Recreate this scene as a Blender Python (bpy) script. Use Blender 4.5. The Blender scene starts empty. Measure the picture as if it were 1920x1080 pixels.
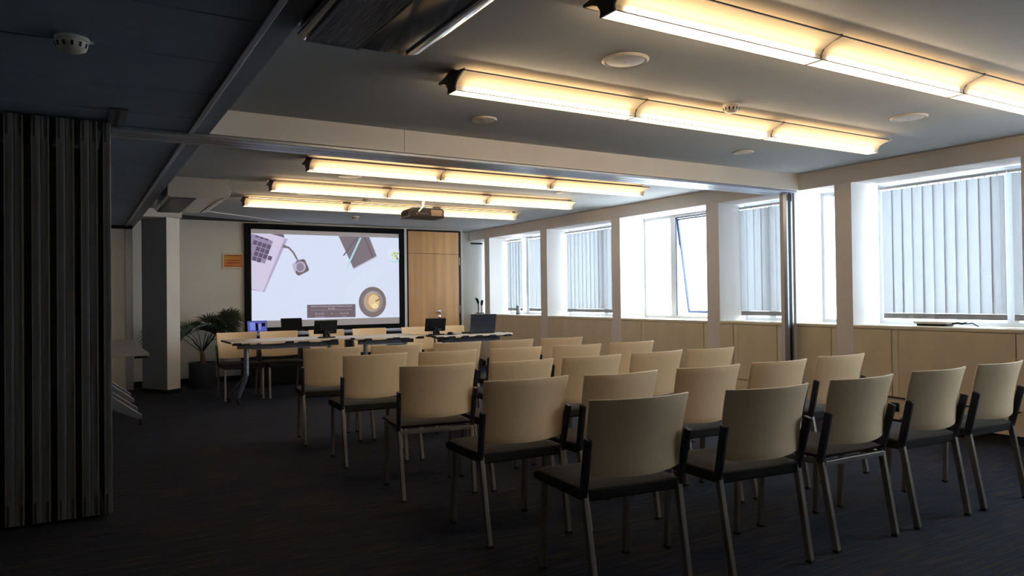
import bpy, bmesh, math, random
from mathutils import Vector, Matrix
random.seed(7)
PI = math.pi
sc = bpy.context.scene
C = sc.collection

# ------------------------------------------------------------------ camera
cam = bpy.data.cameras.new('camera')
cam.lens = 25.895; cam.sensor_width = 36.0; cam.sensor_fit = 'HORIZONTAL'
cam.clip_start = 0.05; cam.clip_end = 200
camo = bpy.data.objects.new('camera', cam); C.objects.link(camo)
camo.matrix_world = Matrix((
    (0.8591325, 0.0044727, -0.5117336, 0.0),
    (-0.5116084, -0.0162739, -0.8590646, 0.0),
    (-0.0121702, 0.9998576, -0.0116932, 1.2),
    (0, 0, 0, 1)))
sc.camera = camo

# ------------------------------------------------------------------ world, light, exposure
EXPOSURE = 0.0
LAMP = 16.0          # strength of the lamp diffusers
SKY = 15.0
world = bpy.data.worlds.new('sky'); sc.world = world; world.use_nodes = True
bg = world.node_tree.nodes['Background']
bg.inputs['Color'].default_value = (0.86, 0.94, 1.0, 1); bg.inputs['Strength'].default_value = SKY
sc.view_settings.view_transform = 'Standard'
sc.view_settings.look = 'None'
sc.view_settings.exposure = EXPOSURE
sc.view_settings.gamma = 1.0
sc.view_settings.use_curve_mapping = False
sc.cycles.max_bounces = 8
sc.cycles.diffuse_bounces = 6
sc.cycles.sample_clamp_indirect = 6.0

# ------------------------------------------------------------------ materials
def mat(name, col, rough=0.5, metal=0.0, noise=0.0, scale=20.0, stretch=(1, 1, 1), col2=None,
        emit=None, estr=0.0, bump=0.0, coat=0.0, spec=0.5, detail=3.0):
    m = bpy.data.materials.new(name); m.use_nodes = True
    nt = m.node_tree; b = nt.nodes['Principled BSDF']
    b.inputs['Roughness'].default_value = rough
    b.inputs['Metallic'].default_value = metal
    b.inputs['Base Color'].default_value = (*col, 1)
    b.inputs['Specular IOR Level'].default_value = spec
    if coat: b.inputs['Coat Weight'].default_value = coat; b.inputs['Coat Roughness'].default_value = 0.08
    if emit: b.inputs['Emission Color'].default_value = (*emit, 1); b.inputs['Emission Strength'].default_value = estr
    if noise or col2 or bump:
        tc = nt.nodes.new('ShaderNodeTexCoord'); mp = nt.nodes.new('ShaderNodeMapping')
        mp.inputs['Scale'].default_value = stretch
        nz = nt.nodes.new('ShaderNodeTexNoise'); nz.inputs['Scale'].default_value = scale; nz.inputs['Detail'].default_value = detail
        nt.links.new(tc.outputs['Object'], mp.inputs['Vector']); nt.links.new(mp.outputs['Vector'], nz.inputs['Vector'])
        rp = nt.nodes.new('ShaderNodeValToRGB')
        c2 = col2 if col2 else tuple(c * (1 - noise) for c in col)
        rp.color_ramp.elements[0].position = 0.35; rp.color_ramp.elements[1].position = 0.65
        rp.color_ramp.elements[0].color = (*c2, 1); rp.color_ramp.elements[1].color = (*col, 1)
        nt.links.new(nz.outputs['Fac'], rp.inputs['Fac']); nt.links.new(rp.outputs['Color'], b.inputs['Base Color'])
        if bump:
            bp = nt.nodes.new('ShaderNodeBump'); bp.inputs['Strength'].default_value = bump; bp.inputs['Distance'].default_value = 0.004
            nt.links.new(nz.outputs['Fac'], bp.inputs['Height']); nt.links.new(bp.outputs['Normal'], b.inputs['Normal'])
    return m

M = {}
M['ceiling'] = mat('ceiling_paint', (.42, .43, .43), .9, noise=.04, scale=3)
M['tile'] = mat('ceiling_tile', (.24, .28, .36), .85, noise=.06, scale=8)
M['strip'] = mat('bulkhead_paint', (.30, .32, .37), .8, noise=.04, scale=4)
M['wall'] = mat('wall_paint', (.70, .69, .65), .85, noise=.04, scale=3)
M['white'] = mat('white_paint', (.86, .86, .85), .7, noise=.03, scale=3)
M['beam'] = mat('beam_paint', (.80, .74, .66), .8, noise=.04, scale=3)
M['column'] = mat('column_paint', (.84, .78, .74), .8, noise=.03, scale=3)
M['skirt'] = mat('skirting_black', (.008, .009, .012), .6, noise=.2, spec=.2)
M['cabinet'] = mat('cabinet_cream', (.78, .66, .47), .5, noise=.06, scale=6, stretch=(1, 1, 1))
M['cabtop'] = mat('cabinet_edge', (.82, .73, .57), .45, noise=.03)
M['kick'] = mat('plinth_black', (.01, .01, .012), .6, noise=.2)
M['alu'] = mat('aluminium', (.42, .46, .54), .35, .8, noise=.08, scale=30)
M['darkalu'] = mat('dark_aluminium', (.10, .11, .13), .45, .7, noise=.1, scale=30)
M['legmetal'] = mat('chair_metal', (.30, .28, .26), .38, .75, noise=.08, scale=40)
M['black'] = mat('black_plastic', (.008, .010, .014), .5, spec=.2, noise=.2, scale=30)
M['sleeve'] = mat('sleeve_plastic', (.022, .024, .038), .42, noise=.15, scale=40)
M['seat'] = mat('seat_vinyl', (.030, .030, .029), .7, noise=.15, scale=120, bump=.15, spec=.15)
M['seatbrown'] = mat('seat_vinyl_brown', (.024, .016, .014), .7, noise=.15, scale=120, bump=.15, spec=.12)
M['veneer'] = mat('veneer_cream', (.90, .68, .42), .5, noise=.035, spec=.3, scale=9, stretch=(8, 8, .6))
M['veneeredge'] = mat('veneer_edge', (.86, .74, .54), .4, noise=.1, scale=60, stretch=(1, 1, 8))
M['rubber'] = mat('rubber', (.01, .01, .01), .7, noise=.2)
M['tabletop'] = mat('table_laminate', (.80, .72, .62), .35, noise=.05, scale=8, stretch=(.5, 6, 1))
M['tablegrey'] = mat('table_laminate_grey', (.34, .33, .32), .4, noise=.05, scale=8)
M['steelblue'] = mat('table_leg_metal', (.34, .38, .46), .3, .8, noise=.06, scale=20)
M['doorwood'] = mat('door_oak', (.66, .36, .14), .42, noise=.0, col2=(.52, .27, .10), scale=3.5, stretch=(3.2, 3.2, .18), detail=5)
M['chrome'] = mat('chrome', (.75, .76, .78), .2, 1.0, noise=.02)
M['cream_plastic'] = mat('cream_plastic', (.62, .57, .50), .45, noise=.04)
M['ac'] = mat('ac_casing', (.07, .066, .062), .10, coat=1.0, noise=.04, scale=3)
M['ac2'] = mat('ac_casing_pale', (.46, .45, .40), .25, coat=.4, noise=.04, scale=3)
M['acgrille'] = mat('ac_grille', (.22, .23, .25), .4, noise=.1)
M['projector'] = mat('projector_casing', (.018, .013, .010), .5, noise=.2, scale=30, spec=.25)
M['projlabel'] = mat('projector_panel', (.20, .13, .08), .5, noise=.3, scale=60)
M['leaf'] = mat('palm_leaf', (.018, .036, .016), .5, noise=.4, scale=14)
M['stem'] = mat('palm_stem', (.16, .09, .045), .8, noise=.3, scale=30)
M['pot'] = mat('plant_pot', (.035, .042, .062), .45, noise=.08, scale=6)
M['soil'] = mat('potting_soil', (.02, .014, .01), .95, noise=.4, scale=80)
M['poster'] = mat('poster_orange', (.70, .13, .04), .6, col2=(.60, .33, .03), scale=7)
M['posterframe'] = mat('poster_frame', (.72, .60, .44), .5, noise=.05)
M['posterink'] = mat('poster_ink', (.10, .02, .012), .6, noise=.1)
M['screenblack'] = mat('screen_frame_black', (.005, .006, .008), .7, noise=.1, spec=.12)
M['winframe'] = mat('window_frame', (.70, .74, .78), .45, noise=.03)
M['sashblue'] = mat('sash_gasket', (.012, .03, .09), .4, noise=.1)
M['facade'] = mat('pale_facade', (.82, .84, .86), .8, noise=.03, scale=1)
M['facglass'] = mat('facade_glass', (.55, .66, .74), .3, noise=.1)
M['hem'] = mat('blind_hem', (.26, .27, .29), .7, noise=.1)
M['partition'] = mat('partition_grey', (.14, .142, .15), .5, .1, noise=.12, scale=5, stretch=(30, 30, .3))
M['partglint'] = mat('partition_glint', (.26, .25, .21), .4, .6, noise=.08, scale=20)
M['partgap'] = mat('partition_seal', (.02, .022, .026), .7, noise=.1)
M['blackgap'] = mat('dark_seal_and_shade', (.006, .006, .008), .8, noise=.1)  # black of seals and grooves, also of painted gap shade

# carpet: navy with brown streaks running across the room
def carpet():
    m = bpy.data.materials.new('carpet'); m.use_nodes = True; nt = m.node_tree; b = nt.nodes['Principled BSDF']
    b.inputs['Roughness'].default_value = .95; b.inputs['Specular IOR Level'].default_value = .12
    tc = nt.nodes.new('ShaderNodeTexCoord')
    def nz(stretch, scale, det):
        mp = nt.nodes.new('ShaderNodeMapping'); mp.inputs['Scale'].default_value = stretch
        n = nt.nodes.new('ShaderNodeTexNoise'); n.inputs['Scale'].default_value = scale; n.inputs['Detail'].default_value = det
        nt.links.new(tc.outputs['Object'], mp.inputs['Vector']); nt.links.new(mp.outputs['Vector'], n.inputs['Vector'])
        return n
    a = nz((1.3, 28, 1), 2.2, 4); f = nz((2.5, 90, 1), 2.0, 2)
    r = nt.nodes.new('ShaderNodeValToRGB')
    r.color_ramp.elements[0].position = .36; r.color_ramp.elements[0].color = (.017, .024, .046, 1)
    r.color_ramp.elements[1].position = .68; r.color_ramp.elements[1].color = (.058, .045, .038, 1)
    e = r.color_ramp.elements.new(.5); e.color = (.025, .029, .043, 1)
    mx = nt.nodes.new('ShaderNodeMixRGB'); mx.blend_type = 'MULTIPLY'; mx.inputs['Fac'].default_value = .75
    r2 = nt.nodes.new('ShaderNodeValToRGB')
    r2.color_ramp.elements[0].position = .4; r2.color_ramp.elements[0].color = (.45, .45, .5, 1)
    r2.color_ramp.elements[1].position = .62; r2.color_ramp.elements[1].color = (1.3, 1.25, 1.2, 1)
    nt.links.new(a.outputs['Fac'], r.inputs['Fac']); nt.links.new(f.outputs['Fac'], r2.inputs['Fac'])
    nt.links.new(r.outputs['Color'], mx.inputs['Color1']); nt.links.new(r2.outputs['Color'], mx.inputs['Color2'])
    nt.links.new(mx.outputs['Color'], b.inputs['Base Color'])
    bp = nt.nodes.new('ShaderNodeBump'); bp.inputs['Strength'].default_value = .4; bp.inputs['Distance'].default_value = .004
    nt.links.new(f.outputs['Fac'], bp.inputs['Height']); nt.links.new(bp.outputs['Normal'], b.inputs['Normal'])
    return m
M['carpet'] = carpet()

def emis(name, col, s):
    m = bpy.data.materials.new(name); m.use_nodes = True; nt = m.node_tree
    b = nt.nodes['Principled BSDF']; b.inputs['Base Color'].default_value = (*[min(1, c) * .5 for c in col], 1)
    b.inputs['Emission Color'].default_value = (*col, 1); b.inputs['Emission Strength'].default_value = s
    b.inputs['Roughness'].default_value = .5
    return m
M['tube'] = emis('lamp_tube_lens', (1.0, .77, .50), LAMP * 2.0)
M['diffuser'] = emis('lamp_bottom_lens', (1.0, .78, .52), LAMP * .13)
M['uplight'] = emis('lamp_uplight_lens', (1.0, .66, .34), LAMP * .38)
# the curved wings are translucent acrylic lit from inside
M['wingplain'] = mat('lamp_body_white', (.8, .76, .68), .5, noise=.02)
def wingmat():
    m = bpy.data.materials.new('lamp_wing'); m.use_nodes = True; nt = m.node_tree
    nt.nodes.remove(nt.nodes['Principled BSDF']); out = nt.nodes['Material Output']
    d = nt.nodes.new('ShaderNodeBsdfDiffuse'); t = nt.nodes.new('ShaderNodeBsdfTranslucent'); mx = nt.nodes.new('ShaderNodeMixShader')
    d.inputs['Color'].default_value = (.90, .84, .70, 1); t.inputs['Color'].default_value = (.95, .88, .74, 1); mx.inputs['Fac'].default_value = .5
    e = nt.nodes.new('ShaderNodeEmission'); e.inputs['Color'].default_value = (1, .66, .30, 1); e.inputs['Strength'].default_value = .10
    ad = nt.nodes.new('ShaderNodeAddShader')
    nt.links.new(d.outputs[0], mx.inputs[1]); nt.links.new(t.outputs[0], mx.inputs[2]); nt.links.new(mx.outputs[0], ad.inputs[0]); nt.links.new(e.outputs[0], ad.inputs[1])
    nt.links.new(ad.outputs[0], out.inputs['Surface']); return m
M['wing'] = wingmat()
M['wingback'] = mat('lamp_back', (.09, .085, .09), .6, noise=.1)
M['lampend'] = mat('lamp_end_cap', (.022, .022, .028), .5, noise=.1)

def blindmat():
    m = bpy.data.materials.new('blind_fabric'); m.use_nodes = True; nt = m.node_tree
    nt.nodes.remove(nt.nodes['Principled BSDF']); out = nt.nodes['Material Output']
    d = nt.nodes.new('ShaderNodeBsdfDiffuse'); t = nt.nodes.new('ShaderNodeBsdfTranslucent'); mx = nt.nodes.new('ShaderNodeMixShader')
    tc = nt.nodes.new('ShaderNodeTexCoord'); n = nt.nodes.new('ShaderNodeTexNoise'); n.inputs['Scale'].default_value = 60
    r = nt.nodes.new('ShaderNodeValToRGB'); r.color_ramp.elements[0].color = (.56, .58, .60, 1); r.color_ramp.elements[1].color = (.62, .64, .66, 1)
    nt.links.new(tc.outputs['Object'], n.inputs['Vector']); nt.links.new(n.outputs['Fac'], r.inputs['Fac'])
    nt.links.new(r.outputs['Color'], d.inputs['Color']); t.inputs['Color'].default_value = (.61, .62, .63, 1)
    mx.inputs['Fac'].default_value = .48
    nt.links.new(d.outputs[0], mx.inputs[1]); nt.links.new(t.outputs[0], mx.inputs[2]); nt.links.new(mx.outputs[0], out.inputs['Surface'])
    return m
M['blind'] = blindmat()
def glassmat():
    m = bpy.data.materials.new('window_glass'); m.use_nodes = True; nt = m.node_tree
    nt.nodes.remove(nt.nodes['Principled BSDF']); out = nt.nodes['Material Output']
    t = nt.nodes.new('ShaderNodeBsdfTransparent'); t.inputs['Color'].default_value = (.94, .97, 1, 1)
    g = nt.nodes.new('ShaderNodeBsdfGlossy'); g.inputs['Roughness'].default_value = .02
    lw = nt.nodes.new('ShaderNodeLayerWeight'); lw.inputs['Blend'].default_value = .5
    pw = nt.nodes.new('ShaderNodeMath'); pw.operation = 'POWER'; pw.inputs[1].default_value = 5; nt.links.new(lw.outputs['Facing'], pw.inputs[0])
    f = nt.nodes.new('ShaderNodeMath'); f.operation = 'MULTIPLY_ADD'; f.inputs[1].default_value = .9; f.inputs[2].default_value = .03; nt.links.new(pw.outputs[0], f.inputs[0])
    mx = nt.nodes.new('ShaderNodeMixShader')
    nt.links.new(f.outputs[0], mx.inputs['Fac']); nt.links.new(t.outputs[0], mx.inputs[1]); nt.links.new(g.outputs[0], mx.inputs[2])
    nt.links.new(mx.outputs[0], out.inputs['Surface'])
    return m
M['glass'] = glassmat()

# ------------------------------------------------------------------ mesh helpers
class MB:
    def __init__(s): s.v = []; s.f = []
    def add(s, vs, fs):
        o = len(s.v); s.v += [tuple(v) for v in vs]; s.f += [tuple(i + o for i in f) for f in fs]; return s
    def box(s, x0, x1, y0, y1, z0, z1):
        return s.add([(x0, y0, z0), (x1, y0, z0), (x1, y1, z0), (x0, y1, z0), (x0, y0, z1), (x1, y0, z1), (x1, y1, z1), (x0, y1, z1)],
                     [(0, 3, 2, 1), (4, 5, 6, 7), (0, 1, 5, 4), (1, 2, 6, 5), (2, 3, 7, 6), (3, 0, 4, 7)])
    def bar(s, a, b, w, d=None, up=(0, 0, 1), w2=None):
        """square bar from a to b"""
        d = d or w; a = Vector(a); b = Vector(b); t = (b - a).normalized(); u = Vector(up)
        if abs(t.dot(u)) > .98: u = Vector((0, 1, 0))
        x = t.cross(u).normalized(); y = x.cross(t).normalized()
        vs = []
        for p, k in ((a, 1), (b, (w2 / w) if w2 else 1)):
            for i, j in ((-1, -1), (1, -1), (1, 1), (-1, 1)): vs.append(p + x * i * w * k / 2 + y * j * d * k / 2)
        return s.add(vs, [(3, 2, 1, 0), (4, 5, 6, 7), (0, 1, 5, 4), (1, 2, 6, 5), (2, 3, 7, 6), (3, 0, 4, 7)])
    def tube(s, pts, r, n=8, closed_ends=True):
        pts = [Vector(p) for p in pts]; rs = r if isinstance(r, (list, tuple)) else [r] * len(pts)
        vs = []; fs = []; px = None
        for i, p in enumerate(pts):
            t = (pts[min(i + 1, len(pts) - 1)] - pts[max(i - 1, 0)]).normalized()
            if px is None:
                u = Vector((0, 0, 1)) if abs(t.z) < .9 else Vector((1, 0, 0)); px = t.cross(u).normalized()
            else:
                px = (px - t * px.dot(t)).normalized()
            py = t.cross(px)
            for k in range(n):
                a = 2 * PI * k / n; vs.append(p + (px * math.cos(a) + py * math.sin(a)) * rs[i])
        for i in range(len(pts) - 1):
            for k in range(n): fs.append((i * n + k, i * n + (k + 1) % n, (i + 1) * n + (k + 1) % n, (i + 1) * n + k))
        if closed_ends:
            fs.append(tuple(range(n - 1, -1, -1))); fs.append(tuple((len(pts) - 1) * n + k for k in range(n)))
        return s.add(vs, fs)
    def lathe(s, prof, cx=0, cy=0, n=24):
        vs = []; fs = []
        for r, z in prof:
            for k in range(n):
                a = 2 * PI * k / n; vs.append((cx + r * math.cos(a), cy + r * math.sin(a), z))
        for i in range(len(prof) - 1):
            for k in range(n): fs.append((i * n + k, i * n + (k + 1) % n, (i + 1) * n + (k + 1) % n, (i + 1) * n + k))
        fs.append(tuple(range(n - 1, -1, -1))); fs.append(tuple((len(prof) - 1) * n + k for k in range(n)))
        return s.add(vs, fs)
    def prism(s, poly, axis, a, b):
        """poly of 2D points extruded along axis from a to b ('x': poly=(y,z), 'y': poly=(x,z), 'z': poly=(x,y))"""
        def P(p, t): return {'x': (t, p[0], p[1]), 'y': (p[0], t, p[1]), 'z': (p[0], p[1], t)}[axis]
        n = len(poly); vs = [P(p, a) for p in poly] + [P(p, b) for p in poly]
        fs = [tuple(range(n)), tuple(range(2 * n - 1, n - 1, -1))] + [(i, n + i, n + (i + 1) % n, (i + 1) % n) for i in range(n)]
        return s.add(vs, fs)
    def build(s, name, m, parent=None, bevel=0, smooth=False, seg=2, solid=0, loc=None):
        me = bpy.data.meshes.new(name); me.from_pydata(s.v, [], s.f); me.validate()
        bm = bmesh.new(); bm.from_mesh(me); bmesh.ops.recalc_face_normals(bm, faces=bm.faces); bm.to_mesh(me); bm.free()
        ms = m if isinstance(m, (list, tuple)) else [m]
        for x in ms: me.materials.append(x)
        o = bpy.data.objects.new(name, me); C.objects.link(o)
        if parent: o.parent = parent
        if loc: o.location = loc
        if solid:
            md = o.modifiers.new('solid', 'SOLIDIFY'); md.thickness = solid; md.offset = 0
        if bevel:
            md = o.modifiers.new('bevel', 'BEVEL'); md.width = bevel; md.segments = seg; md.limit_method = 'ANGLE'; md.angle_limit = math.radians(35)
        if smooth:
            for p in me.polygons: p.use_smooth = True
            try: me.set_sharp_from_angle(angle=math.radians(45))
            except Exception: pass
        return o

def tag(o, label, cat, group=None, kind=None):
    o['label'] = label; o['category'] = cat
    if group: o['group'] = group
    if kind: o['kind'] = kind
    return o
def thing(name, label, cat, loc=(0, 0, 0), rz=0, group=None):
    o = bpy.data.objects.new(name, None); C.objects.link(o); o.empty_display_size = .1
    o.location = loc; o.rotation_euler = (0, 0, rz); tag(o, label, cat, group); return o
def struct(o): o['kind'] = 'structure'; return o
def bx(x0, x1, y0, y1, z0, z1): return MB().box(x0, x1, y0, y1, z0, z1)
def copy_tree(root, loc, rz, label, group=None):
    r = root.copy(); C.objects.link(r); r.location = loc; r.rotation_euler = (0, 0, rz); r['label'] = label
    if group: r['group'] = group
    for ch in list(root.children):
        c = ch.copy(); C.objects.link(c); c.parent = r
        for g in ch.children:
            d = g.copy(); C.objects.link(d); d.parent = c
    return r

# ------------------------------------------------------------------ room shell
XS, ZC, ZL, YW = 6.2, 2.38, 2.22, 11.5      # window-side face, high ceiling, low ceiling / soffit, front wall
XG = 6.62                                   # window plane
XL, YB = -3.6, -3.2
struct(bx(XL - .1, 7.0, YB - .1, 12.6, -.12, 0).build('floor', M['carpet']))
struct(bx(.72, 6.75, YB - .1, 12.0, ZC, ZC + .15).build('ceiling', M['ceiling']))
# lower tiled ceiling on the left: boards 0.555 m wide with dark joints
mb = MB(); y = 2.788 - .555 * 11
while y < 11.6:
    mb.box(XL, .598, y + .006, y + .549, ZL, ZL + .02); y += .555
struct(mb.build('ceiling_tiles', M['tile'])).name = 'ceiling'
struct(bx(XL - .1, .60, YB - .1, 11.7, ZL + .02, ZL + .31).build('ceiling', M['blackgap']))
struct(bx(.628, .72, YB, 11.5, ZL, ZL + .31).build('trim_1', M['strip']))
struct(bx(.600, .628, YB, 11.5, ZL - .012, ZL + .05).build('trim_2', M['alu'], bevel=.003))
struct(bx(XL - .1, 5.845, YW, YW + .12, 0, 2.55).build('wall_front', M['wall']))
YR = 11.9                                    # the wall right of the door is set back
struct(bx(5.84, 7.0, YR, YR + .12, 0, 2.55).build('wall_front', M['wall']))
struct(bx(5.725, 5.845, YW + .12, YR + .02, 0, 2.55).build('wall_front', M['wall']))
struct(bx(XL - .1, XL, YB, 12, 0, 2.55).build('wall_left', M['wall']))
struct(bx(XL - .1, 7.0, YB - .1, YB, 0, 2.55).build('wall_back', M['wall']))
struct(bx(-1.2, 2.17, YW - .012, YW, 0, .08).build('baseboard_front', M['skirt']))
struct(bx(XL, XL + .012, YB, YW - .02, 0, .08).build('baseboard_left', M['skirt']))
# cross beam that carries the partition track, soffit above the windows
struct(bx(.722, XS, 4.81, 5.10, ZL, ZC).build('trim_3', M['beam'], bevel=.003))
struct(bx(2.0, 2.004, 4.8085, 4.81, ZL + .002, ZC - .001).build('trim_4', M['strip']))
struct(bx(XS, XG + .13, YB, YR, ZL, ZC + .05).build('trim_5', M['column'], bevel=.002))
# dropped edge of the ceiling along the front wall, running at a slant
struct(MB().prism([(1.215, 10.16), (1.215, 11.0), (2.2, 11.36), (2.9, 11.5), (2.95, 11.44), (2.2, 10.92)], 'z', ZC - .006, ZC + .01).build('trim_6', M['ceiling']))
struct(MB().bar((1.22, 10.155, ZC - .006), (2.95, 11.44, ZC - .006), .022, .008).build('trim_7', M['white']))
struct(MB().prism([(1.2, 10.92), (1.2, 11.5), (2.4, 11.5), (2.2, 11.34)], 'z', ZC - .012, ZC + .01).build('trim_8', M['blackgap']))  # shadow of the ceiling gap, painted as a black sheet
# pillar (turned to the room) and the fascia over it
pl = [(.776, 10.84), (1.032, 10.40), (1.200, 10.53), (.95, 10.97)]
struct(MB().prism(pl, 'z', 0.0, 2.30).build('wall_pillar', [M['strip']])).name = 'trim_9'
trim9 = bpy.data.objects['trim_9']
# light on the face towards the windows is put into a paler, warmer colour
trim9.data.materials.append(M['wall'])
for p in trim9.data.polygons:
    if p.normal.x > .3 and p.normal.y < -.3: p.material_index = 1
cx_, cy_ = .99, 10.685
struct(MB().prism([(cx_ + (x - cx_) * 1.05, cy_ + (y - cy_) * 1.05) for x, y in pl], 'z', 0, .055).build('baseboard_pillar', M['skirt']))
struct(bx(.722, 1.215, 10.38, 10.95, 2.275, ZC).build('trim_10', M['wall']))

# window side: columns (floor to soffit)
cols = [(11.16, 11.34), (9.36, 9.54), (7.61, 7.79), (5.88, 6.07), (4.87, 5.05), (4.245, 4.42), (2.64, 2.82), (.94, 1.12), (-.76, -.58), (-2.46, -2.28)]
for i, (a, b) in enumerate(cols):
    struct(bx(XS, XG + .13, a, b, 0, ZL).build('trim_%d' % (11 + i), [M['column'], M['white']]))
    o = bpy.data.objects['trim_%d' % (11 + i)]
    for p in o.data.polygons:
        if abs(p.normal.y) > .5: p.material_index = 1
# wall below the windows
struct(bx(XG, XG + .13, YB, YR, 0, .90).build('wall_right', M['wall']))

# bays
bays = []
edges = [YR] + [e for c in cols for e in (c[1], c[0])] + [YB]
for i in range(0, len(edges) - 1, 2): bays.append((edges[i + 1], edges[i]))   # (near, far)
def cabinet(i, y0, y1, label):
    if y1 - y0 < .1: 
        t = None
    t = thing('window_cabinet', label, 'cabinet', (XS, y0, 0), group='cream cabinets under the windows')
    L = y1 - y0
    bx(.02, XG - XS - .002, .002, L - .002, .08, .87).build('body', M['cabinet'], t)
    bx(-.004, XG - XS - .002, .002, L - .002, .87, .90).build('top', M['cabtop'], t, bevel=.006)
    bx(.05, XG - XS - .002, .002, L - .002, 0, .08).build('plinth', M['kick'], t)
    cuts = [0, L] if L < .3 else ([0, .06, L] if L < .7 else [0, .06, L * .70, L * .70 + .06, L])
    for a, b in zip(cuts[:-1], cuts[1:]):
        nm = 'filler_strip' if b - a < .08 else 'door'
        bx(0.003 if nm == 'filler_strip' else -.002, .02, a + .004, b - .003, .275, .866).build(nm, M['cabtop'] if nm == 'filler_strip' else M['cabinet'], t, bevel=.002)
    bx(0, .02, .004, L - .004, .083, .268).build('lower_panel', M['cabinet'], t, bevel=.002)
    return t
clabels = ['short cream cabinet in the far corner, below the black microphone stands',
           'cream cabinet under the farthest window, with the grey cylinder on it',
           'cream cabinet under the second farthest window with closed vertical blinds',
           'cream cabinet under the uncovered window with the tilted sash',
           'cream cabinet under the blinds, just beyond the black partition post',
           'narrow cream cabinet just nearer than the black partition post',
           'wide cream cabinet in front with white device on top',
           'cream cabinet at the right edge, nearest the viewer',
           'cream cabinet beside the viewer under a window', 'cream cabinet behind the viewer under a window', 'cream cabinet in the rear corner']
for i, (a, b) in enumerate(bays):
    if b - a > .05: cabinet(i, a, b, clabels[min(i, 10)])
for i, (a, b) in enumerate(bays):
    if i >= 9: # unseen solid wall, added to block window light behind the viewer
        struct(bx(XG, XG + .13, a, b, .90, ZL).build('wall_right', M['wall'])); continue
    n = i + 1
    w = thing('window_%d' % n, '', 'window', (XG, a, .90)); del w['label']; del w['category']; w['kind'] = 'structure'
    L = b - a; H = ZL - .90
    f = MB(); f.box(0, .06, 0, L, 0, .035); f.box(0, .06, 0, L, H - .035, H); f.box(0, .06, 0, .03, .035, H - .035); f.box(0, .06, L - .03, L, .035, H - .035)
    f.build('window_frame', M['winframe'], w)
    mid = {2: 8.45, 3: 7.055, 4: 5.5, 6: 3.085, 1: 10.59}.get(i)
    mid = (mid - a) if mid else (L / 2 if L > .8 else None)
    if mid: bx(-.005, .065, mid - .045, mid + .045, .035, H - .035).build('mullion', M['winframe'], w)
    segs = [(.03, mid - .045), (mid + .045, L - .03)] if mid else [(.03, L - .03)]
    for k, (p, q) in enumerate(segs):
        if i == 3 and k == 0:
            # top hung sash pushed open outwards
            sash = bpy.data.objects.new('sash', None); C.objects.link(sash); sash.parent = w
            sash.location = (.03, p, H - .05); sash.rotation_euler = (0, math.radians(-8.5), 0); h = H - .10; l = q - p
            fr = MB(); fr.box(-.015, .015, .07, l, -.02, 0); fr.box(-.015, .015, .07, l, -h, -h + .03)
            fr.box(-.012, .012, 0.07, .082, -h + .02, -.014); fr.box(-.015, .015, l - .022, l, -h + .02, -.014)
            fr.build('sash_frame', M['sashblue'], sash)
            bx(-.002, .002, .08, l - .012, -h + .02, -.014).build('pane', M['glass'], sash)
            MB().bar((0, l - .01, -.35), (-.06, l - .01, -.62), .008).build('stay', M['alu'], sash)
            g = MB(); g.box(.0, .012, q - .012, q, .035, H - .035); g.box(.0, .012, p + .07, q, H - .05, H - .035)
            g.build('gasket', M['sashblue'], w)
        else:
            bx(.028, .032, p, q, .035, H - .035).build('pane', M['glass'], w)
# pale building across the street
t = thing('office_building', 'pale office building seen through the uncovered window, washed out by light', 'building', (24, 14, -6))
bx(0, 6, -10, 16, 0, 9).build('wall', M['facade'], t)
for k in range(6):
    for j in range(2):
        bx(-.06, .02, -8 + k * 3.6, -6 + k * 3.6, 4.6 + j * 2.2, 5.6 + j * 2.2).build('window', M['facglass'], t)

# ------------------------------------------------------------------ vertical blinds
def blind(y0, y1, label, rot=6, odd=(), n=None):
    t = thing('vertical_blind', label, 'blind', (XG - .07, y0, 0), group='vertical blinds at the windows')
    L = y1 - y0; n = n or max(2, round(L / .1)); w = L / n
    bx(-.02, .02, -.03, L + .03, 2.160, 2.185).build('headrail', M['winframe'], t)
    m = MB(); hm = MB(); hk = MB()
    for k in range(n):
        a = math.radians(-rot + random.uniform(-3, 3)); 
        if k in odd: a = math.radians(62)
        cy = (k + .5) * w; hw = .054; dx, dy = math.sin(a) * hw, math.cos(a) * hw
        tw = random.uniform(-.004, .004)
        m.add([(-dx, cy - dy, 2.15), (dx, cy + dy, 2.15), (dx + tw, cy + dy + tw, 1.005), (-dx + tw, cy - dy + tw, 1.005)], [(0, 1, 2, 3)])
        hm.add([(-dx + tw, cy - dy + tw, 1.004), (dx + tw, cy + dy + tw, 1.004), (dx + tw, cy + dy + tw, .955), (-dx + tw, cy - dy + tw, .955)], [(0, 1, 2, 3)])
        hk.box(-.004, .004, cy - .004, cy + .004, 2.148, 2.162)
    m.build('louvre_set', M['blind'], t, solid=.0012)
    hm.build('hem_weights', M['hem'], t, solid=.003)
    hk.build('hooks', M['alu'], t)
    ch = MB(); ch.tube([(-.012, L * .02, 2.15), (-.014, L * .02, 1.05)], .0015, 5); ch.build('pull_chain', M['winframe'], t)
    return t
blind(3.11, 4.16, 'wide closed grey-white vertical blind with darker turned slats, above the white device', n=11)
blind(2.84, 3.04, 'narrow end of vertical blind at the right edge of the photo')
blind(4.42, 4.66, 'sliver of vertical blind in the narrow bay nearer than the black post')
blind(5.08, 5.89, 'closed vertical blind seen just left of the black partition post')
blind(7.84, 9.32, 'closed vertical blind at the second farthest window, gaps of light between slats', rot=8)
blind(10.66, 11.12, 'left of the two vertical blinds at the farthest window', rot=8)
blind(9.58, 10.42, 'right of the two vertical blinds at the farthest window', rot=8)
blind(1.9, 2.6, 'closed vertical blind over the window nearer than the last visible column')
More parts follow.
